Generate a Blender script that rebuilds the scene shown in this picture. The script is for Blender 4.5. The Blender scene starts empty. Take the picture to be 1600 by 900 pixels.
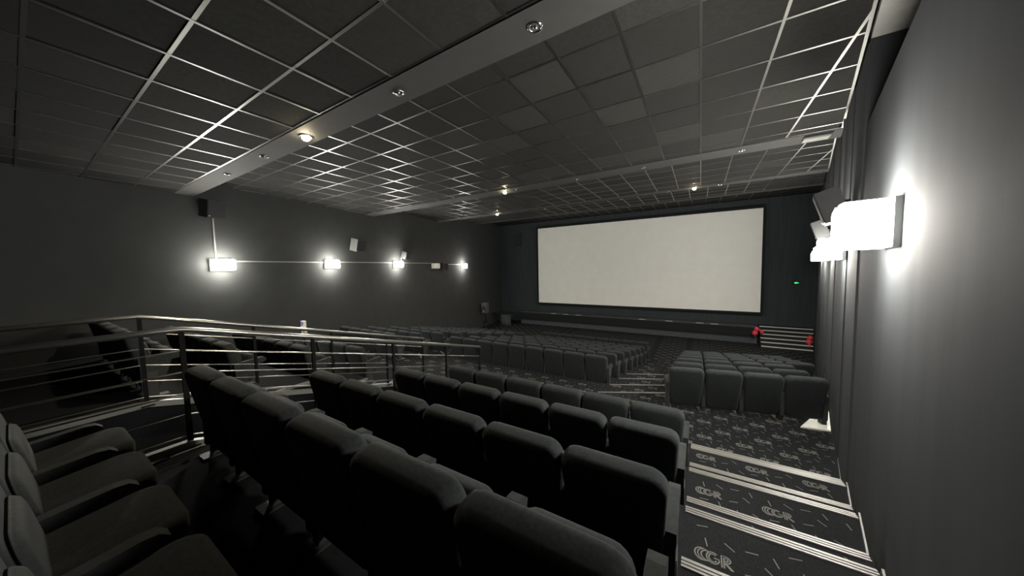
import bpy, math, random
from mathutils import Vector, Matrix
random.seed(7)
S = bpy.context.scene
COL = S.collection

# ------------------------------------------------------------------ camera
YAW, PITCH, ROLL, FPX = -0.549738, -0.0646414, -0.0202222, 480.0
cam_d = bpy.data.cameras.new('camera')
cam_d.sensor_width = 36.0
cam_d.lens = 36.0 * FPX / 1600.0
cam_d.clip_start = 0.02
cam_d.clip_end = 100
cam = bpy.data.objects.new('camera', cam_d)
COL.objects.link(cam)
_f = Vector((math.sin(YAW) * math.cos(PITCH), math.cos(YAW) * math.cos(PITCH), math.sin(PITCH)))
_r = Vector((math.cos(YAW), -math.sin(YAW), 0))
_u = _r.cross(_f)
_r2 = _r * math.cos(ROLL) + _u * math.sin(ROLL)
_u2 = _u * math.cos(ROLL) - _r * math.sin(ROLL)
cam.matrix_world = Matrix(((_r2.x, _u2.x, -_f.x, 0), (_r2.y, _u2.y, -_f.y, 0), (_r2.z, _u2.z, -_f.z, 0), (0, 0, 0, 1)))
S.camera = cam

# ------------------------------------------------------------------ world, exposure
wd = bpy.data.worlds.new('world')
S.world = wd
wd.use_nodes = True
wd.node_tree.nodes['Background'].inputs[0].default_value = (0.5, 0.55, 0.6, 1)
wd.node_tree.nodes['Background'].inputs[1].default_value = 0.0
S.view_settings.view_transform = 'Standard'
S.view_settings.look = 'None'
S.view_settings.gamma = 1.0
S.view_settings.use_curve_mapping = False
S.view_settings.exposure = 0.0
LAMP_STRENGTH = 325.0
SPOT_WATTS = 170.0

# ------------------------------------------------------------------ materials
def mat(name, col, rough=0.8, metal=0.0, noise=0.0, nscale=40.0, bump=0.0, bscale=200.0, spec=0.5,
        emit=None, estr=0.0, sheen=0.0, stretch=None):
    m = bpy.data.materials.new(name)
    m.use_nodes = True
    nt = m.node_tree
    b = nt.nodes['Principled BSDF']
    b.inputs['Base Color'].default_value = (*col, 1)
    b.inputs['Roughness'].default_value = rough
    b.inputs['Metallic'].default_value = metal
    b.inputs['Specular IOR Level'].default_value = spec
    if sheen:
        b.inputs['Sheen Weight'].default_value = sheen
        b.inputs['Sheen Roughness'].default_value = 0.5
    if emit:
        b.inputs['Emission Color'].default_value = (*emit, 1)
        b.inputs['Emission Strength'].default_value = estr
    if noise or bump:
        tc = nt.nodes.new('ShaderNodeTexCoord')
        vec = tc.outputs['Object']
        if stretch:
            mp = nt.nodes.new('ShaderNodeMapping')
            mp.inputs['Scale'].default_value = stretch
            nt.links.new(vec, mp.inputs['Vector'])
            vec = mp.outputs['Vector']
    if noise:
        n = nt.nodes.new('ShaderNodeTexNoise')
        n.inputs['Scale'].default_value = nscale
        n.inputs['Detail'].default_value = 4
        nt.links.new(vec, n.inputs['Vector'])
        cr = nt.nodes.new('ShaderNodeValToRGB')
        cr.color_ramp.elements[0].position = 0.3
        cr.color_ramp.elements[1].position = 0.7
        cr.color_ramp.elements[0].color = (*[c * (1 - noise) for c in col], 1)
        cr.color_ramp.elements[1].color = (*[min(1, c * (1 + noise)) for c in col], 1)
        nt.links.new(n.outputs['Fac'], cr.inputs['Fac'])
        nt.links.new(cr.outputs['Color'], b.inputs['Base Color'])
    if bump:
        n2 = nt.nodes.new('ShaderNodeTexNoise')
        n2.inputs['Scale'].default_value = bscale
        n2.inputs['Detail'].default_value = 3
        nt.links.new(vec, n2.inputs['Vector'])
        bp = nt.nodes.new('ShaderNodeBump')
        bp.inputs['Strength'].default_value = bump
        bp.inputs['Distance'].default_value = 0.01
        nt.links.new(n2.outputs['Fac'], bp.inputs['Height'])
        nt.links.new(bp.outputs['Normal'], b.inputs['Normal'])
    return m

M = dict(
    fabric=mat('seat_fabric', (0.022, 0.0255, 0.0265), 0.95, noise=0.25, nscale=60, bump=0.15, bscale=500, spec=0.15, sheen=0.05),
    pad=mat('armrest_fabric', (0.026, 0.029, 0.029), 0.85, noise=0.2, nscale=50, spec=0.25),
    seatmetal=mat('seat_pedestal_metal', (0.035, 0.035, 0.035), 0.55, metal=0.3),
    bracket=mat('bracket_steel', (0.55, 0.55, 0.53), 0.3, metal=1.0),
    carpet=mat('carpet', (0.0125, 0.0135, 0.0145), 0.98, noise=0.35, nscale=120, bump=0.3, bscale=600, spec=0.1),
    print=mat('carpet_print_yarn', (0.15, 0.15, 0.14), 0.95, noise=0.15, nscale=150, spec=0.1),
    riser=mat('riser_paint', (0.022, 0.023, 0.024), 0.9, noise=0.2, nscale=20, spec=0.2),
    nosing=mat('nosing_aluminium', (0.26, 0.257, 0.242), 0.42, metal=0.55, noise=0.08, nscale=80),
    groove=mat('nosing_rubber', (0.03, 0.03, 0.03), 0.8),
    wall=mat('wall_fabric', (0.033, 0.0365, 0.0395), 0.9, noise=0.22, nscale=3.0, bump=0.03, bscale=50, spec=0.2, stretch=(1, 1, 0.12)),
    wall_l=mat('left_wall_fabric', (0.051, 0.053, 0.052), 0.92, noise=0.06, nscale=3, bump=0.04, bscale=90, spec=0.2),
    wall_f=mat('front_wall_drape', (0.040, 0.046, 0.052), 0.9, noise=0.15, nscale=3, spec=0.2, stretch=(4, 1, 0.3)),
    tile=mat('ceiling_tile_fibre', (0.0165, 0.0165, 0.015), 0.95, noise=0.18, nscale=30, bump=0.1, bscale=150, spec=0.2),
    tile2=mat('ceiling_tile_fibre_pale', (0.025, 0.025, 0.0225), 0.95, noise=0.18, nscale=30, bump=0.1, bscale=150, spec=0.2),
    tbar=mat('grid_bar_metal', (0.25, 0.25, 0.235), 0.34, metal=1.0, noise=0.05, nscale=10),
    soffit=mat('beam_paint', (0.042, 0.043, 0.041), 0.75, noise=0.06, nscale=6, spec=0.3),
    pale=mat('pale_panel_paint', (0.36, 0.355, 0.335), 0.8, noise=0.04, nscale=20),
    screen=mat('projection_screen', (0.86, 0.85, 0.81), 0.95, noise=0.02, nscale=2, spec=0.1),
    black=mat('matt_black', (0.015, 0.016, 0.017), 0.9, spec=0.2),
    stage=mat('stage_carpet', (0.07, 0.079, 0.085), 0.95, noise=0.2, nscale=15, spec=0.1),
    rail=mat('rail_steel', (0.34, 0.34, 0.32), 0.28, metal=0.9, noise=0.05, nscale=30),
    post=mat('rail_post_dark', (0.008, 0.008, 0.008), 0.8, spec=0.08),
    speaker=mat('speaker_shell', (0.034, 0.035, 0.036), 0.6, noise=0.1, nscale=30),
    grille=mat('speaker_grille', (0.018, 0.018, 0.019), 0.8, bump=0.4, bscale=400),
    speaker_pale=mat('speaker_shell_grey', (0.10, 0.10, 0.095), 0.6, noise=0.1, nscale=30),
    conduit=mat('conduit_pvc', (0.30, 0.30, 0.28), 0.5),
    lampbase=mat('lamp_base_white', (0.75, 0.75, 0.72), 0.5),
    lampoff=mat('lamp_diffuser_unlit', (0.85, 0.84, 0.78), 0.4),
    lamprim=mat('lamp_rim_lit', (0.9, 0.9, 0.85), 0.5, emit=(1.0, 0.965, 0.88), estr=LAMP_STRENGTH * 0.36),
    lamp=mat('lamp_diffuser_lit', (0.9, 0.9, 0.85), 0.5, emit=(1.0, 0.965, 0.88), estr=LAMP_STRENGTH),
    chrome=mat('downlight_chrome', (0.75, 0.75, 0.74), 0.15, metal=1.0),
    bulb_off=mat('downlight_lens', (0.06, 0.06, 0.06), 0.2),
    bulb=mat('downlight_lit', (1, 0.95, 0.8), 0.5, emit=(1.0, 0.84, 0.55), estr=260.0),
    exit=mat('exit_green', (0.05, 0.4, 0.15), 0.5, emit=(0.1, 1.0, 0.3), estr=0.9),
    red=mat('balloon_red', (0.62, 0.05, 0.07), 0.35, noise=0.05, nscale=10),
    cream=mat('crumpled_paper', (0.75, 0.66, 0.48), 0.8, noise=0.12, nscale=40),
    card=mat('printed_card_white', (0.75, 0.74, 0.78), 0.7),
    blue=mat('printed_card_blue', (0.20, 0.19, 0.55), 0.6, noise=0.2, nscale=60),
    skirt=mat('skirting_metal', (0.20, 0.20, 0.19), 0.45, metal=0.4),
    patch=mat('lit_floor_tone', (0.78, 0.77, 0.72), 0.5, noise=0.06, nscale=30),  # brightness of the lit floor put into the colour
    stepwhite=mat('stage_step_edge_paint', (0.55, 0.55, 0.53), 0.6, noise=0.05, nscale=40),
    ledstrip=mat('stage_edge_tape', (0.45, 0.46, 0.46), 0.6),
)

# ------------------------------------------------------------------ mesh helpers
class MB:
    def __init__(s):
        s.v = []; s.f = []
    def add(s, vs, fs):
        o = len(s.v)
        s.v += [tuple(v) for v in vs]
        s.f += [tuple(i + o for i in f) for f in fs]
        return s
    def box(s, x0, x1, y0, y1, z0, z1):
        return s.add([(x0, y0, z0), (x1, y0, z0), (x1, y1, z0), (x0, y1, z0), (x0, y0, z1), (x1, y0, z1), (x1, y1, z1), (x0, y1, z1)],
                     [(0, 3, 2, 1), (4, 5, 6, 7), (0, 1, 5, 4), (1, 2, 6, 5), (2, 3, 7, 6), (3, 0, 4, 7)])
    def prism(s, poly, z0, z1):
        n = len(poly)
        vs = [(p[0], p[1], z0) for p in poly] + [(p[0], p[1], z1) for p in poly]
        fs = [tuple(range(n - 1, -1, -1)), tuple(range(n, 2 * n))] + [(i, (i + 1) % n, n + (i + 1) % n, n + i) for i in range(n)]
        return s.add(vs, fs)
    def prism_x(s, poly_yz, x0, x1):
        n = len(poly_yz)
        vs = [(x0, p[0], p[1]) for p in poly_yz] + [(x1, p[0], p[1]) for p in poly_yz]
        fs = [tuple(range(n)), tuple(range(2 * n - 1, n - 1, -1))] + [(i, n + i, n + (i + 1) % n, (i + 1) % n) for i in range(n)]
        return s.add(vs, fs)
    def loft(s, rings, caps=True):
        n = len(rings[0]); o = len(s.v)
        for r in rings: s.v += [tuple(p) for p in r]
        for k in range(len(rings) - 1):
            for i in range(n):
                a = o + k * n + i; b = o + k * n + (i + 1) % n
                s.f.append((a, b, b + n, a + n))
        if caps:
            s.f.append(tuple(o + i for i in range(n - 1, -1, -1)))
            s.f.append(tuple(o + (len(rings) - 1) * n + i for i in range(n)))
        return s
    def tube(s, pts, r, n=10):
        pts = [Vector(p) for p in pts]; rings = []
        for i, p in enumerate(pts):
            if i == 0: d = pts[1] - p
            elif i == len(pts) - 1: d = p - pts[i - 1]
            else: d = (pts[i + 1] - p).normalized() + (p - pts[i - 1]).normalized()
            d.normalize()
            a = Vector((0, 0, 1)) if abs(d.z) < 0.9 else Vector((1, 0, 0))
            u = d.cross(a).normalized(); w = d.cross(u)
            rings.append([p + (u * math.cos(2 * math.pi * k / n) + w * math.sin(2 * math.pi * k / n)) * r for k in range(n)])
        return s.loft(rings)
    def sphere(s, c, r, n=14, m=9, sz=1.0):
        rings = []
        for j in range(m):
            t = math.pi * (j + 0.5) / m
            rings.append([(c[0] + r * math.sin(t) * math.cos(2 * math.pi * k / n), c[1] + r * math.sin(t) * math.sin(2 * math.pi * k / n),
                           c[2] - r * sz * math.cos(t)) for k in range(n)])
        return s.loft(rings)
    def ribbon(s, pts, w, z):
        pts = [Vector((p[0], p[1])) for p in pts]; L = []; R = []
        for i, p in enumerate(pts):
            if i == 0: d = pts[1] - p
            elif i == len(pts) - 1: d = p - pts[i - 1]
            else: d = (pts[i + 1] - pts[i - 1])
            if d.length == 0: d = Vector((1, 0))
            d.normalize(); q = Vector((-d.y, d.x)) * w / 2
            L.append((p.x + q.x, p.y + q.y, z)); R.append((p.x - q.x, p.y - q.y, z))
        n = len(pts)
        return s.add(L + R, [(i, n + i, n + i + 1, i + 1) for i in range(n - 1)])
    def mesh(s, name):
        me = bpy.data.meshes.new(name)
        me.from_pydata(s.v, [], s.f)
        me.validate(); me.update()
        return me
    def build(s, name, m, parent=None, smooth=False, loc=None):
        me = s.mesh(name)
        me.materials.append(m)
        if smooth:
            me.shade_smooth()
        return obj(name, me, parent, loc)

def obj(name, me, parent=None, loc=None):
    o = bpy.data.objects.new(name, me)
    COL.objects.link(o)
    if parent: o.parent = parent
    if loc: o.location = loc
    return o

def tag(o, label, cat, group=None):
    o['label'] = label; o['category'] = cat
    if group: o['group'] = group
    return o

def empty(name, loc, label, cat, group=None, rz=0.0):
    o = bpy.data.objects.new(name, None)
    o.empty_display_size = 0.1
    COL.objects.link(o)
    o.location = loc; o.rotation_euler = (0, 0, rz)
    return tag(o, label, cat, group)

def struct(o, label=None):
    o['kind'] = 'structure'
    if label: o['label'] = label
    return o

def clip(poly, a, b, c):
    """keep the part of a polygon where a*x + b*y <= c"""
    out = []
    for i in range(len(poly)):
        p, q = poly[i], poly[(i + 1) % len(poly)]
        dp = a * p[0] + b * p[1] - c; dq = a * q[0] + b * q[1] - c
        if dp <= 0: out.append(p)
        if dp * dq < 0:
            t = dp / (dp - dq)
            out.append((p[0] + t * (q[0] - p[0]), p[1] + t * (q[1] - p[1])))
    return out

def area(p):
    return abs(sum(p[i][0] * p[(i + 1) % len(p)][1] - p[(i + 1) % len(p)][0] * p[i][1] for i in range(len(p)))) / 2

def bevel_slab(outline, y0, y1, bev, steps=3):
    """outline: list of (x,z) around the origin of its own centroid; lofted along y with rounded rims"""
    cx = sum(p[0] for p in outline) / len(outline); cz = sum(p[1] for p in outline) / len(outline)
    wx = max(p[0] for p in outline) - min(p[0] for p in outline); wz = max(p[1] for p in outline) - min(p[1] for p in outline)
    def ring(y, ins):
        fx = 1 - 2 * ins / wx; fz = 1 - 2 * ins / wz
        return [(cx + (p[0] - cx) * fx, y, cz + (p[1] - cz) * fz) for p in outline]
    rings = []
    for k in range(steps + 1):
        a = math.pi / 2 * k / steps
        rings.append(ring(y0 + bev * (1 - math.sin(a)), bev * (1 - math.cos(a)) if k else bev))
    rings = [ring(y0 + bev * (1 - math.sin(math.pi / 2 * (1 - k / steps))), bev * (1 - math.cos(math.pi / 2 * (1 - k / steps)) if False else 1 - math.sin(math.pi / 2 * k / steps))) for k in range(steps + 1)]
    rings += [ring(y1 - bev * (1 - math.sin(math.pi / 2 * (1 - k / steps))), bev * (1 - math.sin(math.pi / 2 * k / steps))) for k in range(steps, -1, -1)]
    return rings

def rrect(w0, w1, z0, z1, r0, r1, n=5):
    """outline wide w0 at the bottom, w1 at the top, corner radii r0 / r1"""
    pts = []
    for (cx, cz, r, a0) in ((w0 / 2 - r0, z0 + r0, r0, -90), (w1 / 2 - r1, z1 - r1, r1, 0), (-w1 / 2 + r1, z1 - r1, r1, 90), (-w0 / 2 + r0, z0 + r0, r0, 180)):
        for k in range(n + 1):
            a = math.radians(a0 + 90 * k / n)
            pts.append((cx + r * math.cos(a), cz + r * math.sin(a)))
    return pts

# ------------------------------------------------------------------ the room's plan
CR, SR = 0.37, 0.2185          # right wall  X = CR + SR*Y
CL, SL = -9.012, -0.199        # left wall   X = CL + SL*Y
YB, YF = -3.6, 19.5            # back and front walls
def xr(y): return CR + SR * y
def xl(y): return CL + SL * y
ZFLAT = -3.88
H = [1.714, 2.044, 2.392, 2.77, 3.15]            # ceiling heights over the lens, stepping up to the screen
BEAM = [(1.894, 2.22), (6.81, 7.27), (11.19, 11.53), (15.2, 15.5)]
CEDGE = 0.02                                     # the ceiling stops just short of the right wall

# walls
w = MB(); TH = 0.25
YN = 4.24                                        # a recess in the right wall starts here, towards the camera
w.prism([(xr(YN), YN), (xr(YF + TH), YF + TH), (xr(YF + TH) + TH, YF + TH), (xr(YN) + TH, YN)], ZFLAT - 0.2, 3.5)
w.prism([(xr(YB - TH), YB - TH), (xr(YN), YN), (xr(YN) + 0.9, YN), (xr(YB - TH) + 0.9, YB - TH)], ZFLAT - 0.2, 1.25)
w.prism([(xr(YB - TH) + 0.7, YB - TH), (xr(YN) + 0.7, YN), (xr(YN) + 0.95, YN), (xr(YB - TH) + 0.95, YB - TH)], 1.25, 3.5)
w.prism([(xr(YN) + TH, YN), (xr(YN + 0.2), YN + 0.2), (xr(YN) + 0.95, YN + 0.2), (xr(YN) + 0.95, YN)], 1.25, 3.5)
wall_right = struct(w.build('wall_right', M['wall']), 'dark grey fabric wall on the right')
w = MB(); w.prism([(xl(YB - TH), YB - TH), (xl(YB - TH) - TH, YB - TH), (xl(YF + TH) - TH, YF + TH), (xl(YF + TH), YF + TH)], ZFLAT - 0.2, 3.5)
wall_left = struct(w.build('wall_left', M['wall_l']), 'plain dark wall on the left')
w = MB(); w.box(xl(YF) - 0.3, xr(YF) + 0.3, YF, YF + TH, ZFLAT - 0.2, 3.5)
wall_front = struct(w.build('wall_front', M['wall_f']), 'black wall behind the screen')
w = MB(); w.box(xl(YB) - 0.3, xr(YB) + 1.2, YB - TH, YB, ZFLAT - 0.2, 3.5)
wall_back = struct(w.build('wall_back', M['wall_l']))
# fabric boards on the right wall, one by one
dirw = Vector((SR, 1, 0)).normalized(); nrm = Vector((-1, SR, 0)).normalized()
def wall_pt(y, off=0.0): return Vector((xr(y), y, 0)) + nrm * off
ypos = YN + 0.02; k = 0
while ypos < YF - 0.2:
    wd_ = 0.98
    y1 = min(ypos + wd_, YF - 0.05)
    th = (0.012, 0.022, 0.016, 0.026)[k % 4]
    a, b = wall_pt(ypos), wall_pt(y1 - 0.015); c, d = wall_pt(y1 - 0.03, th), wall_pt(ypos + 0.015, th)
    MB().prism([(a.x, a.y), (b.x, b.y), (c.x, c.y), (d.x, d.y)], ZFLAT, 2.0 if y1 < 7 else 2.35).build('wall_panel', M['wall'], wall_right)
    ypos += wd_; k += 1
# light soffit of the recess
o = MB().prism([(xr(YB) - 0.0, YB), (xr(YN) - 0.0, YN), (xr(YN) + 0.7, YN), (xr(YB) + 0.7, YB)], H[1] - 0.02, H[1] + 0.05).build('trim_1', M['pale'])
struct(o, 'pale soffit over the recess above the right wall')

# ------------------------------------------------------------------ ceiling
def trap(y0, y1, over=0.0):
    return [(xl(y0) + 0.005, y0), (xl(y1) + 0.005, y1), (xr(y1) - CEDGE, y1), (xr(y0) - CEDGE, y0)]
def clip_room(p):
    p = clip(p, 1, -SR, CR - CEDGE)
    if len(p) > 2: p = clip(p, -1, SL, -CL - 0.005)
    return p
TS, BW = 0.6, 0.024
sections = [(YB + 0.01, BEAM[0][0], -2.36 % TS, 1.361), (BEAM[0][1], BEAM[1][0], -0.028 % TS, 2.954), (BEAM[1][1], BEAM[2][0], -0.028 % TS, 7.72),
            (BEAM[2][1], BEAM[3][0], 0.2, 11.9), (BEAM[3][1], YF - 0.01, 0.2, 15.9)]
for si, (y0, y1, ox, oy) in enumerate(sections):
    h = H[si]
    ceil = struct(MB().prism(trap(y0, y1), h + 0.03, h + 0.08).build('ceiling', M['black']), 'dark tiled ceiling, section %s from the camera' % ('one', 'two', 'three', 'four', 'five')[si])
    ys = [y0] + [oy + TS * k for k in range(-20, 40) if y0 + 0.06 < oy + TS * k < y1 - 0.06] + [y1]
    xs = [ox + TS * k for k in range(-26, 12)]
    fine = si < 3
    joined = MB()
    for j in range(len(ys) - 1):
        if si == 0 and ys[j + 1] < -1.2: continue
        for x in xs:
            p = clip_room([(x + BW / 2, ys[j] + BW / 2), (x + TS - BW / 2, ys[j] + BW / 2), (x + TS - BW / 2, ys[j + 1] - BW / 2), (x + BW / 2, ys[j + 1] - BW / 2)])
            if len(p) < 3 or area(p) < 0.004: continue
            if fine:
                dz = random.uniform(-0.003, 0.003)
                MB().prism(p, h + 0.004 + dz, h + 0.03).build('ceiling_tile', M['tile2'] if random.random() < 0.3 else M['tile'], ceil)
            else:
                joined.prism(p, h + 0.004, h + 0.03)
    if not fine:
        joined.build('ceiling_tile', M['tile'], ceil)['kind'] = 'stuff'
    jb = MB()
    for y in ys:
        if si == 0 and y < -1.2: continue
        yy = min(max(y, y0 + BW / 2), y1 - BW / 2)
        p = clip_room([(-16, yy - BW / 2), (8, yy - BW / 2), (8, yy + BW / 2), (-16, yy + BW / 2)])
        if fine: MB().prism(p, h, h + 0.03).build('grid_bar', M['tbar'], ceil)
        else: jb.prism(p, h, h + 0.03)
    for x in xs:
        p = clip_room([(x - BW / 2, max(y0, -1.5)), (x + BW / 2, max(y0, -1.5)), (x + BW / 2, y1), (x - BW / 2, y1)])
        if len(p) < 3 or area(p) < 0.01: continue
        if fine: MB().prism(p, h - 0.0015, h + 0.03).build('grid_bar', M['tbar'], ceil)
        else: jb.prism(p, h - 0.0015, h + 0.03)
    # edge angle along the right wall
    ya = max(y0, -1.0)
    p = [(xr(ya) - CEDGE - BW, ya), (xr(ya) - CEDGE, ya), (xr(y1) - CEDGE, y1), (xr(y1) - CEDGE - BW, y1)]
    MB().prism(p, h - 0.003, h + 0.03).build('edge_bar', M['tbar'], ceil)
    if not fine:
        jb.build('grid_bar', M['tbar'], ceil)['kind'] = 'stuff'
    if si < 4:
        b0, b1 = BEAM[si]
        bm = MB().prism(trap(b0 + 0.002, b1), h - 0.008, H[si + 1] + 0.08)
        struct(bm.build('trim_%d' % (si + 2), M['soffit']), 'smooth grey ceiling beam, %s from the camera' % ('first', 'second', 'third', 'fourth')[si])
struct(MB().box(-15, 6, YB, YF + 0.3, 3.5, 3.6).build('ceiling', M['black']), 'black roof void above the tiles')

# ------------------------------------------------------------------ tiered floor
ZT = dict(Y=-1.16, Z=-1.43, A=-1.43, B=-1.72, C=-1.98, D=-2.22)
ZJ = [-2.47, -2.63, -2.79, -2.96, -3.14, -3.32, -3.50, -3.68, -3.84, ZFLAT]
upper = [('Y', YB, -0.42), ('Z', -0.42, 0.56), ('A', 0.56, 1.49), ('B', 1.49, 2.407), ('C', 2.407, 3.34), ('D', 3.34, 4.22)]
XAR = -0.06                    # where the right aisle begins
XC0, XC1 = -5.22, -3.54        # sunken entrance passage between the railings
T12 = math.tan(math.radians(12.4))
def yedge(j):                  # plan line of the lower tiers: left wing, centre, right wing
    yL, yC, yR = 5.30 + 0.9 * j, 4.98 + 0.92 * j, 5.64 + 0.9 * j
    return [(-14.0, yL), (-7.07, yL), (-6.62, yC), (-1.68, yC), (-0.42, yR), (6.0, yR + 6.42 * T12)]
def inroom(p):
    p = clip(p, 1, -SR, CR - 0.002)
    p = clip(p, -1, SL, -CL - 0.002)
    return p
def clip_rows(pts, y0, y1):
    return pts

LOGO = []
def arc(cx, cy, rx, ry, a0, a1, n):
    return [(cx + rx * math.cos(math.radians(a0 + (a1 - a0) * k / n)), cy + ry * math.sin(math.radians(a0 + (a1 - a0) * k / n))) for k in range(n + 1)]
LOGO.append(arc(0.42, 0.5, 0.42, 0.52, 70, 290, 9))
LOGO.append(arc(0.60, 0.5, 0.42, 0.48, 75, 285, 9))
LOGO.append(arc(0.78, 0.5, 0.40, 0.42, 70, 290, 9))
LOGO.append(arc(1.08, 0.5, 0.38, 0.48, 50, 345, 10) + [(1.44, 0.52), (1.14, 0.52)])
LOGO.append(arc(1.08, 0.5, 0.24, 0.34, 50, 330, 8))
LOGO.append([(1.58, 0.0), (1.58, 1.0), (1.86, 1.0)] + arc(1.86, 0.74, 0.24, 0.26, 90, -90, 6) + [(1.72, 0.48), (2.12, 0.0)])
LOGO.append([(1.72, 0.0), (1.72, 0.86), (1.84, 0.86)] + arc(1.84, 0.74, 0.12, 0.12, 90, -90, 4) + [(1.72, 0.62)])
LOGO.append([(1.86, 0.42), (2.22, 0.02)])
def inside(p, poly):
    c = False
    for i in range(len(poly)):
        a, b = poly[i], poly[(i + 1) % len(poly)]
        if (a[1] > p[1]) != (b[1] > p[1]) and p[0] < (b[0] - a[0]) * (p[1] - a[1]) / (b[1] - a[1]) + a[0]: c = not c
    return c
def carpet_print(poly, z, parent, detail=True):
    mb = MB()
    x0, x1 = min(p[0] for p in poly), max(p[0] for p in poly); y0, y1 = min(p[1] for p in poly), max(p[1] for p in poly)
    LX, LY, sc = 0.46, 0.25, 0.085
    zz = z + 0.0015
    for iy in range(int(math.floor(y0 / LY)) - 1, int(y1 / LY) + 2):
        for ix in range(int(math.floor(x0 / LX)) - 1, int(x1 / LX) + 2):
            ax = ix * LX + (LX / 2 if iy % 2 else 0); ay = iy * LY
            if all(inside((ax + dx, ay + dy), poly) for dx in (0, 2.2 * sc) for dy in (0, sc)):
                if detail:
                    for st in LOGO:
                        mb.ribbon([(ax + u * sc, ay + v * sc) for u, v in st], 0.0075, zz)
                else:
                    for st in (LOGO[0], LOGO[3], LOGO[5]):
                        mb.ribbon([(ax + u * sc, ay + v * sc) for u, v in st[::2] + [st[-1]]], 0.016, zz)
            for q, (dx, dy, an) in enumerate(((0.27, 0.02, 15), (0.36, 0.09, -50), (0.06, 0.145, 100), (0.18, 0.17, -40), (0.29, 0.19, 10), (0.40, 0.18, 105))):
                cx, cy = ax + dx, ay + dy; a = math.radians(an); l = 0.032
                e = [(cx - l * math.cos(a), cy - l * math.sin(a)), (cx + l * math.cos(a), cy + l * math.sin(a))]
                if all(inside(t, poly) for t in e): mb.ribbon(e, 0.0065, zz)
    if mb.v:
        o = mb.build('carpet_print', M['print'], parent); o['kind'] = 'stuff'
        o['label'] = 'repeated CGR lettering and dashes woven into the carpet'

def nosing(x0, x1, y, z, parent, depth=0.062):
    """ribbed aluminium strip along a step edge at y"""
    mb = MB()
    mb.box(x0, x1, y - depth, y + 0.006, z, z + 0.004)
    mb.box(x0, x1, y - 0.004, y + 0.006, z - 0.035, z)
    for k in range(3):
        yy = y - depth + 0.002 + k * 0.022
        mb.box(x0, x1, yy, yy + 0.013, z + 0.004, z + 0.008)
    o = mb.build('step_nosing', M['nosing'], parent)
    g = MB()
    for k in range(2):
        yy = y - depth + 0.016 + k * 0.022
        g.box(x0, x1, yy, yy + 0.007, z + 0.004, z + 0.0055)
    g.build('groove', M['groove'], o)

for i, (n, y0, y1) in enumerate(upper):
    mb = MB()
    if n == 'Y':
        mb.prism(inroom([(-16, y0), (8, y0), (8, y1), (-16, y1)]), ZFLAT - 0.15, ZT[n])
    else:
        mb.prism(inroom([(-16, y0), (XC0, y0), (XC0, y1), (-16, y1)]), ZFLAT - 0.15, ZT[n])
        mb.prism(inroom([(XC1, y0), (8, y0), (8, y1), (XC1, y1)]), ZFLAT - 0.15, ZT[n])
    fl = struct(mb.build('floor', M['carpet']))
    z2 = ZT[upper[i + 1][0]] if i + 1 < len(upper) else ZJ[0]
    ra = clip([(XAR, y0), (6, y0), (6, y1 - 0.09), (XAR, y1 - 0.09)], 1, -SR, CR - 0.06)
    if n != 'Y':
        carpet_print(ra, ZT[n], fl)
        if n != 'Z': nosing(XAR, xr(y1) - 0.03, y1, ZT[n], fl)
        for xe in (XC0 - 0.03, XC1 - 0.004):
            MB().box(xe, xe + 0.034, y0 + 0.004, y1 - 0.004, ZT[n] - 0.03, ZT[n] + 0.006).build('edge_angle', M['skirt'], fl)
    # half step in the right aisle, standing on the tier below
    if n == 'Z': continue
    zh = (ZT[n] + z2) / 2; ye = y1 + 0.30
    q = clip([(XAR, y1), (6, y1), (6, ye), (XAR, ye)], 1, -SR, CR - 0.004)
    hs = struct(MB().prism(q, z2, zh).build('floor', M['carpet']), 'carpeted half step in the right aisle')
    nosing(XAR, xr(ye) - 0.03, ye, zh, hs)
    carpet_print([(v[0], min(v[1], ye - 0.09)) for v in q], zh, hs)
    MB().prism([(xr(y0) - 0.014, y0), (xr(y1) - 0.014, y1), (xr(y1) - 0.003, y1), (xr(y0) - 0.003, y0)], ZT[n], ZT[n] + 0.022).build('skirting', M['skirt'], wall_right)
struct(MB().box(XC0, XC1, -0.42, 4.22, ZFLAT - 0.15, ZJ[0]).build('floor', M['carpet']), 'floor of the sunken passage between the railings')

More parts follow.
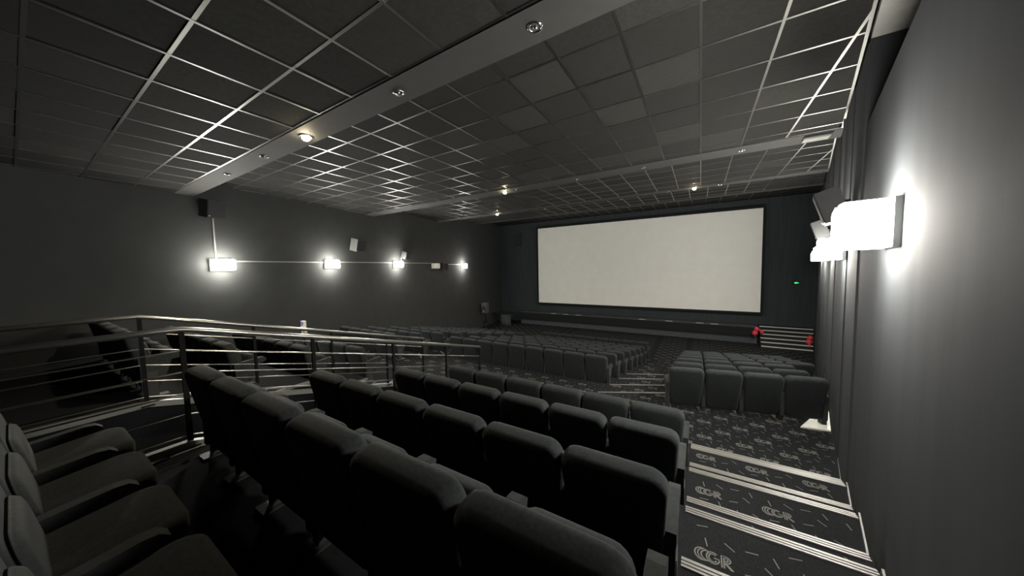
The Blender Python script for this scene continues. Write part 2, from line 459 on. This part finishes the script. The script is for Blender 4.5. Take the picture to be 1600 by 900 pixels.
for j in range(len(ZJ)):
    top = [(-14, 4.22), (6, 4.22)] if j == 0 else yedge(j)
    if j == len(ZJ) - 1:
        bot = [(6, YF), (-14, YF)]
    else:
        bot = list(reversed(yedge(j + 1)))
    poly = top + bot
    # split into strips so that every piece is convex before it is cut to the walls
    fl = None
    strips = [(-16, -7.07), (-7.07, -6.62), (-6.62, -1.68), (-1.68, -0.42), (-0.42, 6.2)]
    mb = MB(); parts = []
    for a, b in strips:
        q = clip(clip(poly, -1, 0, -a), 1, 0, b)
        if len(q) < 3: continue
        q = inroom(q)
        if len(q) < 3: continue
        # drop duplicate points
        r = [q[0]]
        for v in q[1:]:
            if abs(v[0] - r[-1][0]) + abs(v[1] - r[-1][1]) > 1e-5: r.append(v)
        if abs(r[0][0] - r[-1][0]) + abs(r[0][1] - r[-1][1]) < 1e-5: r.pop()
        mb.prism(r, ZFLAT - 0.15, ZJ[j]); parts.append(r)
    fl = struct(mb.build('floor', M['carpet']))
    for q in parts:
        carpet_print(q, ZJ[j], fl, detail=(j < 2))
    if j + 1 < len(ZJ):
        e = yedge(j + 1)
        for (pa, pb) in ((e[1], e[2]), (e[3], e[4])) if j < 4 else ():
            d = Vector((pb[0] - pa[0], pb[1] - pa[1], 0)); L = d.length
            nb = MB().box(0, L, -0.035, 0.005, 0, 0.008).box(0, L, -0.002, 0.005, -0.04, 0)
            no = nb.build('step_nosing', M['skirt'], fl)
            no.location = (pa[0], pa[1], ZJ[j]); no.rotation_euler = (0, 0, math.atan2(d.y, d.x))
MB().prism([(xr(4.23) - 0.014, 4.23), (xr(19) - 0.014, 19), (xr(19) - 0.003, 19), (xr(4.23) - 0.003, 4.23)], ZJ[0], ZJ[0] + 0.022).build('skirting', M['skirt'], wall_right)

# ------------------------------------------------------------------ screen and stage
SC = 19.3
scr = empty('cinema_screen', (-3.53, SC, -2.43), 'large blank pale grey cinema screen on the front wall', 'screen')
kx = SC / 16.75
MB().box(-6.08, 6.10, -0.03, 0.0, 0.0, 5.10).build('screen_sheet', M['screen'], scr)
fr = MB()
fr.box(-6.20, -6.08, -0.04, 0.12, -0.12, 5.22); fr.box(6.10, 6.22, -0.04, 0.12, -0.12, 5.22)
fr.box(-6.08, 6.10, -0.04, 0.12, -0.12, 0.0); fr.box(-6.08, 6.10, -0.04, 0.12, 5.10, 5.22)
fr.build('frame', M['black'], scr)
YS, ZS = 18.5, -3.05
st = empty('stage', (-4.1, YS, ZFLAT), 'low dark stage running under the screen', 'stage')
MB().box(-6.6, 6.5, 0, YF - YS - 0.02, 0.70, ZS - ZFLAT).build('deck', M['stage'], st)
MB().box(-6.6, 6.5, -0.03, 0.02, 0.36, 0.80).build('fascia', M['black'], st)
MB().box(-6.6, 6.5, 0.12, YF - YS - 0.02, 0.0, 0.70).build('riser', M['stage'], st)
for i, xx in enumerate((-8.17, -7.35, -6.5, -2.75, -1.40, 0.03, 0.66)):
    tag(MB().box(xx - 0.17, xx + 0.17, YS + 0.02, YS + 0.075, ZS, ZS + 0.02).build('edge_marker', M['ledstrip']),
        'small pale marker strip on the stage edge, %s from the left' % ('first', 'second', 'third', 'fourth', 'fifth', 'sixth', 'seventh')[i], 'marker', 'marker strips on the stage edge')
# steps up to the stage at the right of the screen
ss = empty('stage_steps', (2.42, 17.58, ZFLAT), 'dark stage steps with six pale nosings beside the right wall', 'steps')
for k in range(6):
    z1 = 0.135 * (k + 1); ya = 0.28 * k
    x1 = xr(17.58 + ya) - 2.42 - 0.06
    MB().box(0.02 * k, x1, ya, 1.85, z1 - 0.135, z1).build('step', M['riser'], ss)
    n = MB().box(0.02 * k, x1, ya - 0.012, ya + 0.045, z1 - 0.035, z1 + 0.006)
    n.build('nosing', M['stepwhite'], ss)

# ------------------------------------------------------------------ cinema seats
SP = 0.53
def seat_meshes():
    d = {}
    tilt = math.radians(11)
    def lean(mb):
        c, s = math.cos(tilt), math.sin(tilt)
        z0 = 0.22
        mb.v = [(x, y * c - (z - z0) * s + 0.115, z0 + (z - z0) * c + y * s) for x, y, z in mb.v]
        return mb
    def up(mb, k, m, smooth=True):
        me = mb.mesh(k); me.materials.append(m)
        if smooth: me.shade_smooth()
        d[k] = me
    o = rrect(0.462, 0.520, 0.085, 0.755, 0.06, 0.075)
    mb = MB().loft(bevel_slab(o, -0.065, 0.065, 0.040, 4))
    up(lean(mb), 'backrest', M['fabric'])
    o = rrect(0.36, 0.43, 0.27, 0.64, 0.05, 0.07)
    mb = MB().loft(bevel_slab(o, 0.05, 0.095, 0.028, 3))
    up(lean(mb), 'front_pad', M['pad'])
    # tipped-up cushion in front of the back
    o = rrect(0.42, 0.43, 0.0, 0.34, 0.05, 0.08)
    mb = MB().loft(bevel_slab(o, -0.055, 0.055, 0.035, 3))
    c, s = math.cos(math.radians(-14)), math.sin(math.radians(-14))
    mb.v = [(x, 0.215 + y * c - z * s * 1.0, 0.20 + z * c + y * s) for x, y, z in mb.v]
    up(mb, 'cushion', M['fabric'])
    o = rrect(0.44, 0.45, 0.0, 0.42, 0.05, 0.09)
    mb = MB().loft(bevel_slab(o, -0.055, 0.055, 0.035, 3))
    mb.v = [(x, 0.07 + z, 0.37 - y + 0.10 * z) for x, y, z in mb.v]
    mb.f = [tuple(reversed(q)) for q in mb.f]
    up(mb, 'cushion_down', M['fabric'])
    # armrest: padded top running forward with a rounded nose
    prof = [(0.04, 0.40), (0.04, 0.465), (0.34, 0.495), (0.385, 0.49), (0.412, 0.465), (0.405, 0.432), (0.365, 0.415)]
    mb = MB().prism_x(prof, -0.030, 0.030)
    up(mb, 'armrest', M['pad'], False)
    prof = [(0.05, 0.10), (0.05, 0.40), (0.30, 0.41), (0.28, 0.33), (0.18, 0.10)]
    mb = MB().prism_x(prof, -0.026, 0.026)
    up(mb, 'side_panel', M['pad'], False)
    mb = MB().box(-0.03, 0.03, 0.08, 0.18, 0.012, 0.30).box(-0.06, 0.06, 0.02, 0.26, 0.0, 0.012).box(-0.03, 0.265, 0.11, 0.16, 0.24, 0.28)
    up(mb, 'pedestal', M['seatmetal'], False)
    mb = MB().box(-0.012, 0.012, -0.03, 0.06, 0.50, 0.57)
    up(mb, 'bracket', M['bracket'], False)
    return d
SM = seat_meshes()
ORD = ['first', 'second', 'third', 'fourth', 'fifth', 'sixth', 'seventh', 'eighth', 'ninth', 'tenth']
nseat = 0
def seat(x, y, z, rz, label, group, last=False, down=False):
    global nseat
    r = empty('cinema_chair', (x, y, z), label, 'chair', group, rz)
    for nme in ('backrest', 'front_pad', 'cushion'):
        obj(nme, SM['cushion_down' if down and nme == 'cushion' else nme], r)
    sides = (-SP / 2, SP / 2) if last else (-SP / 2,)
    for sx in sides:
        obj('armrest', SM['armrest'], r, (sx, 0, 0)); obj('side_panel', SM['side_panel'], r, (sx, 0, 0))
        pd = obj('pedestal', SM['pedestal'], r, (sx, 0, 0))
        if sx > 0: pd.scale = (-1, 1, 1)
    nseat += 1
    return r
def row(xa, y, z, n, rz, lab, group, from_right=True, skip=(), down=False):
    """xa,y: left end of the row; seats go to the right turned by rz"""
    c, s = math.cos(rz), math.sin(rz)
    for k in range(n):
        if k in skip: continue
        d = (k + 0.5) * SP
        i = n - 1 - k if from_right else k
        seat(xa + d * c, y + d * s, z, rz, lab % ORD[i], group, last=(k == n - 1), down=down)

# near right block: rows behind and ahead of the lens (y is where the top of the backs is)
YR = dict(Z=-0.16, A=0.665, B=1.50, C=2.471, D=3.429)
RN = dict(Z='row behind the nearest', A='nearest row', B='second row', C='third row', D='fourth row')
for r in 'ZABCD':
    row(-3.283, YR[r], ZT[r], 6, 0, 'charcoal cinema seat, %s from right aisle, ' + RN[r] + ' of near right block', 'seats in the near right block', down=(r == 'Z'))
for r in 'ABCD':
    row(-5.50 - 6 * SP, YR[r], ZT[r], 6, 0, 'charcoal cinema seat, %s from railing, ' + RN[r] + ' of block beyond the railings', 'seats beyond the railings')
# middle block below
for k in range(8):
    j = k + 2
    row(-1.75 - 9 * SP, 6.90 + 0.92 * k, ZJ[min(j, 9)], 9, 0, 'charcoal cinema seat, %s from the right, ' + ORD[k] + ' row of the middle block below', 'seats in the middle block')
rz = math.radians(12.4)
for k in range(7):
    yy = 5.72 + 0.9 * k
    n = 4 if k < 3 else (5 if k < 6 else 5)
    row(-0.42, yy, ZJ[k], n, rz, 'charcoal cinema seat, %s from left, ' + ORD[k] + ' row of right block by the wall', 'seats in the right block', from_right=False)
for k in range(9):
    yy = 5.38 + 0.9 * k
    n = 5 if k < 4 else 6
    xa = -7.07 - n * SP
    row(xa, yy, ZJ[k], n, 0, 'charcoal cinema seat, %s from right, ' + ORD[k] + ' row of the lower left block', 'seats in the lower left block')

# ------------------------------------------------------------------ railings along the central stairs
def railing(x, label, y_start, floor_z):
    ya, yb, ye = 0.70, 4.64, 4.64
    zt = lambda y: -0.44 - 0.27 * max(0.0, y - ya)
    r = empty('stair_railing', (x, ya, -1.43), label, 'railing', 'railings of the central stairs')
    def P(y, dz): return (0, y - ya, zt(y) + dz + 1.43)
    MB().tube([P(y_start, 0), P(ya - 0.12, 0), P(ya, -0.004), P(ya + 0.12, 0), P(ye, 0)], 0.024, 12).build('handrail', M['rail'], r, True)
    for k in range(5):
        dz = -0.178 * (k + 1)
        if k == 0:
            pts = [P(y_start, dz), P(ya, dz), P(ye - 0.06, dz), P(ye - 0.02, dz + 0.01), P(ye - 0.005, dz + 0.05), P(ye - 0.005, 0.0)]
        else:
            pts = [P(y_start, dz), P(ya, dz), P((ye, ye, 3.72, 3.72, 3.72)[k], dz)]
        MB().tube(pts, 0.0062, 8).build('rail_bar', M['rail'], r, True)
    kb = MB()
    for (p, q) in ((y_start, ya), (ya, 3.95)):
        kb.add([(-0.03, p - ya, zt(p) + 1.43 - 1.0), (0.03, p - ya, zt(p) + 1.43 - 1.0), (0.03, q - ya, zt(q) + 1.43 - 1.0), (-0.03, q - ya, zt(q) + 1.43 - 1.0),
                (-0.03, p - ya, zt(p) + 1.43 - 0.935), (0.03, p - ya, zt(p) + 1.43 - 0.935), (0.03, q - ya, zt(q) + 1.43 - 0.935), (-0.03, q - ya, zt(q) + 1.43 - 0.935)],
               [(0, 3, 2, 1), (4, 5, 6, 7), (0, 1, 5, 4), (1, 2, 6, 5), (2, 3, 7, 6), (3, 0, 4, 7)])
    kb.build('base_kerb', M['skirt'], r)
    for yp in (-0.35, ya, 1.683, 2.70, 3.72, 4.62):
        if yp < y_start - 0.1: continue
        zf = floor_z(yp)
        hgt = zt(yp) - zf
        po = MB().box(-0.012, 0.012, yp - ya - 0.016, yp - ya + 0.016, zf + 1.43, zt(yp) + 1.43 - 0.015)
        pp = po.build('post', M['post'], r)
        MB().box(-0.05, 0.05, yp - ya - 0.05, yp - ya + 0.05, zf + 1.43, zf + 1.43 + 0.012).build('foot_plate', M['post'], pp)
def fz(y):
    for i, (n, a, b) in enumerate(upper):
        if a <= y < b:
            return ZT[n]
    return ZJ[0]
railing(XC1 - 0.06, 'near steel stair railing with round handrail and thin bars', -0.40, fz)
railing(XC0 + 0.06, 'far steel stair railing with round handrail, before the left seats', -0.40, fz)

# ------------------------------------------------------------------ wall lamps, speakers, conduits
LW, LH, LD = 0.42, 0.26, 0.17
def wall_lamp(pos, rz, label, lit=True, w=LW, h=LH, d=0.22, bp=0.07):
    r = empty('wall_lamp', pos, label, 'lamp', 'square bulkhead lamps on the side walls', rz)
    # local: +y points away from the wall
    MB().box(-w / 2, w / 2, 0.0, bp, -h / 2, h / 2).build('back_plate', M['lampbase'], r)
    o = rrect(w, w, -h / 2, h / 2, 0.05, 0.05, 3)
    inner = rrect(w - 0.05, w - 0.05, -h / 2 + 0.025, h / 2 - 0.025, 0.04, 0.04, 3)
    MB().loft([[(p[0], y, p[1]) for p in o] for y in (bp, d - 0.025)] + [[(p[0], d - 0.008, p[1]) for p in rrect(w - 0.02, w - 0.02, -h / 2 + 0.01, h / 2 - 0.01, 0.045, 0.045, 3)], [(p[0], d, p[1]) for p in inner]]).build('rim', M['lamprim'] if lit else M['lampoff'], r)
    MB().prism([(p[0], p[1]) for p in inner], 0.0, 0.006).build('diffuser', M['lamp'] if lit else M['lampoff'], r)
    df = r.children[-1] if r.children[-1].name.startswith('diffuser') else [c for c in r.children if c.name.startswith('diffuser')][0]
    df.rotation_euler = (math.pi / 2, 0, 0); df.location = (0, d + 0.008, 0)
    return r
rz_l = math.atan2(-SL, 1) * -1.0
angL = math.atan(SL)           # left wall leans in plan
leftdir = Vector((SL, 1, 0)).normalized()
rotL = math.atan2(leftdir.y, leftdir.x)
def on_left(y, z): return (xl(y) + 0.0, y, z)
def on_right(y, z): return (xr(y) - 0.0, y, z)
rotL_face = math.atan2(-SL, 1.0)                   # turn so that +y looks into the room
RL = -math.pi / 2 + math.atan(-SL) * 1.0
RLz = math.atan2(0, 1)
def rot_for(nx, ny): return math.atan2(-nx, ny)    # local +y -> (nx,ny)
nl = Vector((1, -SL, 0)).normalized(); nrr = Vector((-1, SR, 0)).normalized()
RZL, RZR = rot_for(nl.x, nl.y), rot_for(nrr.x, nrr.y)
for i, (y, z, lit) in enumerate(((2.57, 0.21, True), (5.35, 0.24, True), (8.32, 0.25, True), (10.95, 0.18, False), (13.7, 0.18, True))):
    lab = ('glowing wall lamp on the left wall, %s from the left' % ORD[i]) if lit else 'unlit pale wall lamp on the left wall beside a small speaker'
    wall_lamp(on_left(y, z), RZL, lab, lit)
for i, y in enumerate((2.72, 5.45, 8.32, 11.1, 13.7)):
    p = wall_pt(y, 0.027 if y > YN else 0.0)
    wall_lamp((p.x, p.y, 0.21 if i == 0 else 0.16), RZR, 'glowing wall lamp on the right wall, %s from the camera' % ORD[i], True, w=0.46, h=0.27, d=0.24, bp=0.03)

def speaker(pos, rz, w, h, d, label, pitch=0.25, m='speaker', group='surround speakers on the side walls', off=0.07):
    r = empty('wall_speaker', pos, label, 'speaker', group, rz)
    c, s = math.cos(pitch), math.sin(pitch)
    def T(mb):   # lean forward so that the front looks down into the room
        mb.v = [(x, off + y * c + z * s * 1.0, z * c - y * s) for x, y, z in mb.v]; return mb
    T(MB().add([(-w / 2, 0, -h / 2), (w / 2, 0, -h / 2), (w * .42, d, -h / 2), (-w * .42, d, -h / 2), (-w / 2, 0, h / 2), (w / 2, 0, h / 2), (w * .42, d, h / 2), (-w * .42, d, h / 2)],
               [(0, 3, 2, 1), (4, 5, 6, 7), (0, 1, 5, 4), (1, 2, 6, 5), (2, 3, 7, 6), (3, 0, 4, 7)])).build('cabinet', M[m], r)
    T(MB().box(-w * .40, w * .40, d, d + 0.012, -h * .46, h * .46)).build('grille', M['grille'], r)
    MB().box(-0.04, 0.04, 0.0, 0.13, -0.03, 0.03).build('bracket', M['black'], r)
    T(MB().box(w * .30, w * .36, d + 0.012, d + 0.016, -h * .42, -h * .37)).build('badge', M['bracket'], r)
    return r
speaker(on_left(2.45, 1.48), RZL, 0.40, 0.38, 0.24, 'dark boxy speaker on the left wall above the first lamp', 0.22)
speaker(on_left(6.33, 0.93), RZL, 0.46, 0.42, 0.26, 'speaker with pale side on the left wall between first and third lamps', 0.25, 'speaker_pale')
speaker(on_left(8.75, 0.66), RZL, 0.36, 0.30, 0.22, 'small speaker on the left wall just above the third lamp', 0.3)
speaker(on_left(11.55, 0.16), RZL, 0.40, 0.36, 0.24, 'black speaker on the left wall right of the unlit lamp', 0.1)
for i, (y, z) in enumerate(((4.95, 0.66), (8.9, 0.70))):
    p = wall_pt(y, 0.028)
    speaker((p.x, p.y, z), RZR, 0.40, 0.36, 0.20, ('large grey speaker on the right wall above the nearest lamp', 'grey speaker on the right wall, farther along above the lamps')[i], 0.30, 'speaker', off=0.055)

def left_strip(y0, y1, z0, z1, label):
    a, b = Vector((xl(y0), y0, 0)), Vector((xl(y1), y1, 0)); c, d = b + nl * 0.022, a + nl * 0.022
    tag(MB().prism([(a.x, a.y), (d.x, d.y), (c.x, c.y), (b.x, b.y)], z0, z1).build('cable_conduit', M['conduit']), label, 'conduit', 'conduits on the left wall')
left_strip(2.49, 2.515, 0.33, 1.27, 'thin pale vertical conduit from the speaker to the first left lamp')
left_strip(2.79, 5.13, 0.285, 0.31, 'thin horizontal conduit between the first and second left lamps')
left_strip(5.57, 8.10, 0.30, 0.325, 'thin horizontal conduit between the second and third left lamps')
left_strip(8.54, 10.73, 0.30, 0.325, 'thin horizontal conduit between the third lamp and the unlit lamp')
left_strip(11.8, 13.48, 0.25, 0.28, 'thin horizontal conduit leading to the farthest left lamp')
p0, p1 = wall_pt(6.20, 0.024), wall_pt(6.235, 0.024); q0, q1 = wall_pt(6.20, 0.05), wall_pt(6.235, 0.05)
tag(MB().prism([(p0.x, p0.y), (q0.x, q0.y), (q1.x, q1.y), (p1.x, p1.y)], 0.8, 1.98).build('cable_conduit', M['speaker']), 'dark vertical cable conduit high on the right wall', 'conduit')
left_strip(8.62, 8.65, 0.36, 0.52, 'short upright conduit between the third left lamp and its speaker')

# ------------------------------------------------------------------ ceiling downlights
def downlight(x, y, h, label, lit=False, r=0.055):
    if lit: r = 0.075
    g = empty('recessed_downlight', (x, y, h), label, 'downlight', 'recessed downlights in the ceiling')
    n = 20
    def ring(rr, z): return [(rr * math.cos(2 * math.pi * k / n), rr * math.sin(2 * math.pi * k / n), z) for k in range(n)]
    MB().loft([ring(r * 0.72, 0.004), ring(r * 0.74, -0.010), ring(r * 0.95, -0.012), ring(r, -0.004), ring(r, 0.0)], False).build('trim_ring', M['chrome'], g, True)
    rr = r * 0.72
    MB().loft([ring(rr, -0.004), ring(rr, -0.002)]).build('lens', M['bulb_off'], g)
    if lit:
        MB().sphere((0, 0, -0.02), r * 0.62, 14, 8, 0.8).build('bulb', M['bulb'], g, True)
    else:
        MB().sphere((0, 0, -0.004), r * 0.34, 10, 6).build('bulb', M['chrome'], g, True)
    if lit:
        ld = bpy.data.lights.new('downlight_beam', 'SPOT')
        ld.energy = SPOT_WATTS; ld.spot_size = math.radians(150); ld.spot_blend = 0.5; ld.color = (1, 0.86, 0.62); ld.shadow_soft_size = 0.04
        lo = bpy.data.objects.new('downlight_beam', ld); COL.objects.link(lo); lo.parent = g; lo.location = (0, 0, -0.075)
z1, z2, z3, z4 = H[0] - 0.008, H[1] - 0.008, H[2] - 0.008, H[3] + 0.002
for i, (x, lit) in enumerate(((-1.026, 0), (-2.495, 0), (-4.256, 1), (-5.457, 0), (-6.908, 0))):
    downlight(x, 2.06, z1, ('lit downlight glaring in the nearest ceiling beam' if lit else 'unlit chrome downlight in the nearest beam, %s from the right' % ORD[i]), lit)
for i, (x, lit) in enumerate(((0.605, 0), (-1.04, 0), (-2.485, 0), (-4.08, 0), (-4.48, 1))):
    downlight(x, 7.05, z2, ('lit downlight glaring in the second ceiling beam' if lit else 'unlit chrome downlight in the second beam, %s from the right' % ORD[i]), lit)
for i, (x, lit) in enumerate(((0.48, 0), (-0.196, 1), (-0.945, 0), (-7.65, 1))):
    downlight(x, 11.37, z3, (('lit downlight in the third beam, above the right of the screen' if x > -1 else 'lit downlight in the third beam, near the left wall') if lit else 'unlit downlight in the third beam, %s the lit right one' % ('right of' if x > 0 else 'left of')), lit)
for i, (x, y) in enumerate(((-2.86, 13.45), (-7.03, 14.9), (-6.28, 13.4))):
    downlight(x, y, z4 - 0.004, 'tiny unlit downlight in the far ceiling, %s from the right' % ORD[(0, 2, 1)[i]], False)

# open flap in the second beam near the right wall
ap = empty('access_flap', (1.58, 7.0, z2), 'pale flap beside a dark slot under the second beam by the right wall', 'access flap')
MB().box(-0.17, 0.17, -0.15, -0.06, -0.010, 0.0).build('slot', M['black'], ap)
MB().box(-0.16, 0.16, -0.06, 0.12, -0.035, -0.002).build('flap', M['pale'], ap)

# ------------------------------------------------------------------ small things
# exit sign on the front wall
ex = empty('exit_sign', (3.89, YF - 0.02, -0.97), 'small green glowing exit sign right of the screen', 'sign')
MB().box(-0.13, 0.13, -0.05, 0.02, -0.07, 0.07).build('housing', M['black'], ex)
e = MB(); e.add([(-0.09, -0.052, 0.0), (0.02, -0.052, -0.05), (0.02, -0.052, 0.05), (-0.09, -0.056, 0.0), (0.02, -0.056, -0.05), (0.02, -0.056, 0.05)], [(0, 2, 1), (3, 4, 5), (0, 1, 4, 3), (1, 2, 5, 4), (2, 0, 3, 5)])
e.box(0.02, 0.10, -0.056, -0.052, -0.02, 0.02)
e.build('arrow', M['exit'], ex)
# tall slit speaker left of the screen on the front wall
r = empty('column_speaker', (-11.2, YF - 0.02, 1.98), 'slim dark column speaker on the front wall left of the screen', 'speaker')
MB().box(-0.15, 0.15, -0.16, 0.02, -0.48, 0.48).build('cabinet', M['speaker'], r)
MB().box(-0.12, 0.12, -0.17, -0.16, -0.44, 0.44).build('grille', M['grille'], r)
# loudspeaker on a stand at the far left
r = empty('stand_speaker', (-11.72, 15.8, ZFLAT), 'grey loudspeaker on a tripod stand in the far left corner', 'speaker')
MB().loft([[(x * k, y * k, z) for x, y in ((-.19, -.17), (.19, -.17), (.15, .17), (-.15, .17))] for z, k in ((1.05, .95), (1.10, 1), (1.64, 1), (1.70, .95))]).build('cabinet', M['speaker_pale'], r)
MB().box(-0.16, 0.16, -0.182, -0.17, 1.12, 1.50).build('grille', M['speaker'], r)
MB().box(-0.04, 0.04, -0.185, -0.17, 1.15, 1.20).build('badge', M['lampbase'], r)
MB().tube([(0, 0, 0.35), (0, 0, 1.06)], 0.02).build('pole', M['post'], r, True)
for k in range(3):
    a = k * 2.094 + 0.5
    MB().tube([(0, 0, 0.75), (0.36 * math.cos(a), 0.36 * math.sin(a), 0.012)], 0.012).build('leg', M['post'], r, True)
# covered table by the stage
r = empty('side_table', (-11.35, 17.6, ZFLAT), 'dark cloth-covered table standing left of the stage', 'table')
MB().box(-0.62, 0.55, -0.35, 0.35, 0.80, 0.86).build('table_top', M['black'], r)
cl = []
for z, k in ((0.0, 0.80), (0.3, 0.72), (0.6, 0.74), (0.80, 0.80)):
    cl.append([(0.52 * k * math.cos(t) * (1 + 0.04 * math.sin(9 * t)), 0.36 * k * math.sin(t) * (1 + 0.04 * math.sin(9 * t)), z) for t in [2 * math.pi * i / 48 for i in range(48)]])
MB().loft(cl).build('cloth', M['stage'], r, True)
# red balloons at the stage steps
def balloons(pos, spots, label):
    r = empty('balloon_cluster', pos, label, 'balloons', 'red balloon clusters at the stage steps')
    for (x, y, z, rad) in spots:
        b = MB().sphere((x, y, z), rad, 14, 10, 1.12).build('balloon', M['red'], r, True)
        MB().loft([[(x + q * math.cos(t), y + q * math.sin(t), zz) for t in [2 * math.pi * i / 6 for i in range(6)]] for zz, q in ((z - rad * 1.32, 0.02), (z - rad * 1.1, 0.008))]).build('knot', M['red'], b)
balloons((2.30, 18.25, ZFLAT + 0.405 + 0.0), [(-0.06, -0.80, -0.02, 0.115), (-0.0, -0.80, 0.17, 0.10), (0.17, -0.80, 0.05, 0.085)][:0] + [(-0.03, 0, 0.17, 0.12), (0.04, 0, 0.36, 0.11), (0.22, 0, 0.26, 0.085)], 'cluster of three red balloons at the left of the stage steps')
balloons((4.12, 17.92, ZFLAT + 0.27), [(-0.03, 0, 0.15, 0.11), (0.0, 0.01, 0.32, 0.10), (-0.02, -0.06, 0.05, 0.05)], 'cluster of red balloons at the right end of the stage steps')
# paper box on a seat beyond the railings
r = empty('snack_box', (-7.67, 3.43, -1.505), 'blue and white card box with crumpled cream paper on a seat back', 'box')
MB().box(-0.08, 0.03, -0.03, 0.03, 0.06, 0.40).build('card', M['card'], r)
MB().box(-0.062, 0.022, -0.034, -0.03, 0.27, 0.385).build('print', M['blue'], r)
cr = MB()
for (x, y, z, q) in ((0.01, -0.03, 0.24, 0.06), (0.05, -0.01, 0.18, 0.05), (-0.03, 0, 0.07, 0.07), (0.06, 0, 0.06, 0.06), (0.12, 0.01, 0.05, 0.055)):
    o = len(cr.v); cr.sphere((x, y, z), q, 8, 6)
    cr.v[o:] = [(a + random.uniform(-.012, .012), b + random.uniform(-.012, .012), c + random.uniform(-.012, .012)) for a, b, c in cr.v[o:]]
cr.build('crumpled_paper', M['cream'], r)
# pale sheet added for the brightly lit floor between right block and wall
tag(MB().prism([(1.32, 6.02), (1.66, 6.08), (1.84, 6.86), (1.70, 6.80)], ZJ[0], ZJ[0] + 0.02).build('lit_floor_patch', M['patch']),
    'bright pale patch of lit floor between the right seat block and the wall', 'floor plate')
print('seats', nseat, 'objects', len(bpy.data.objects))
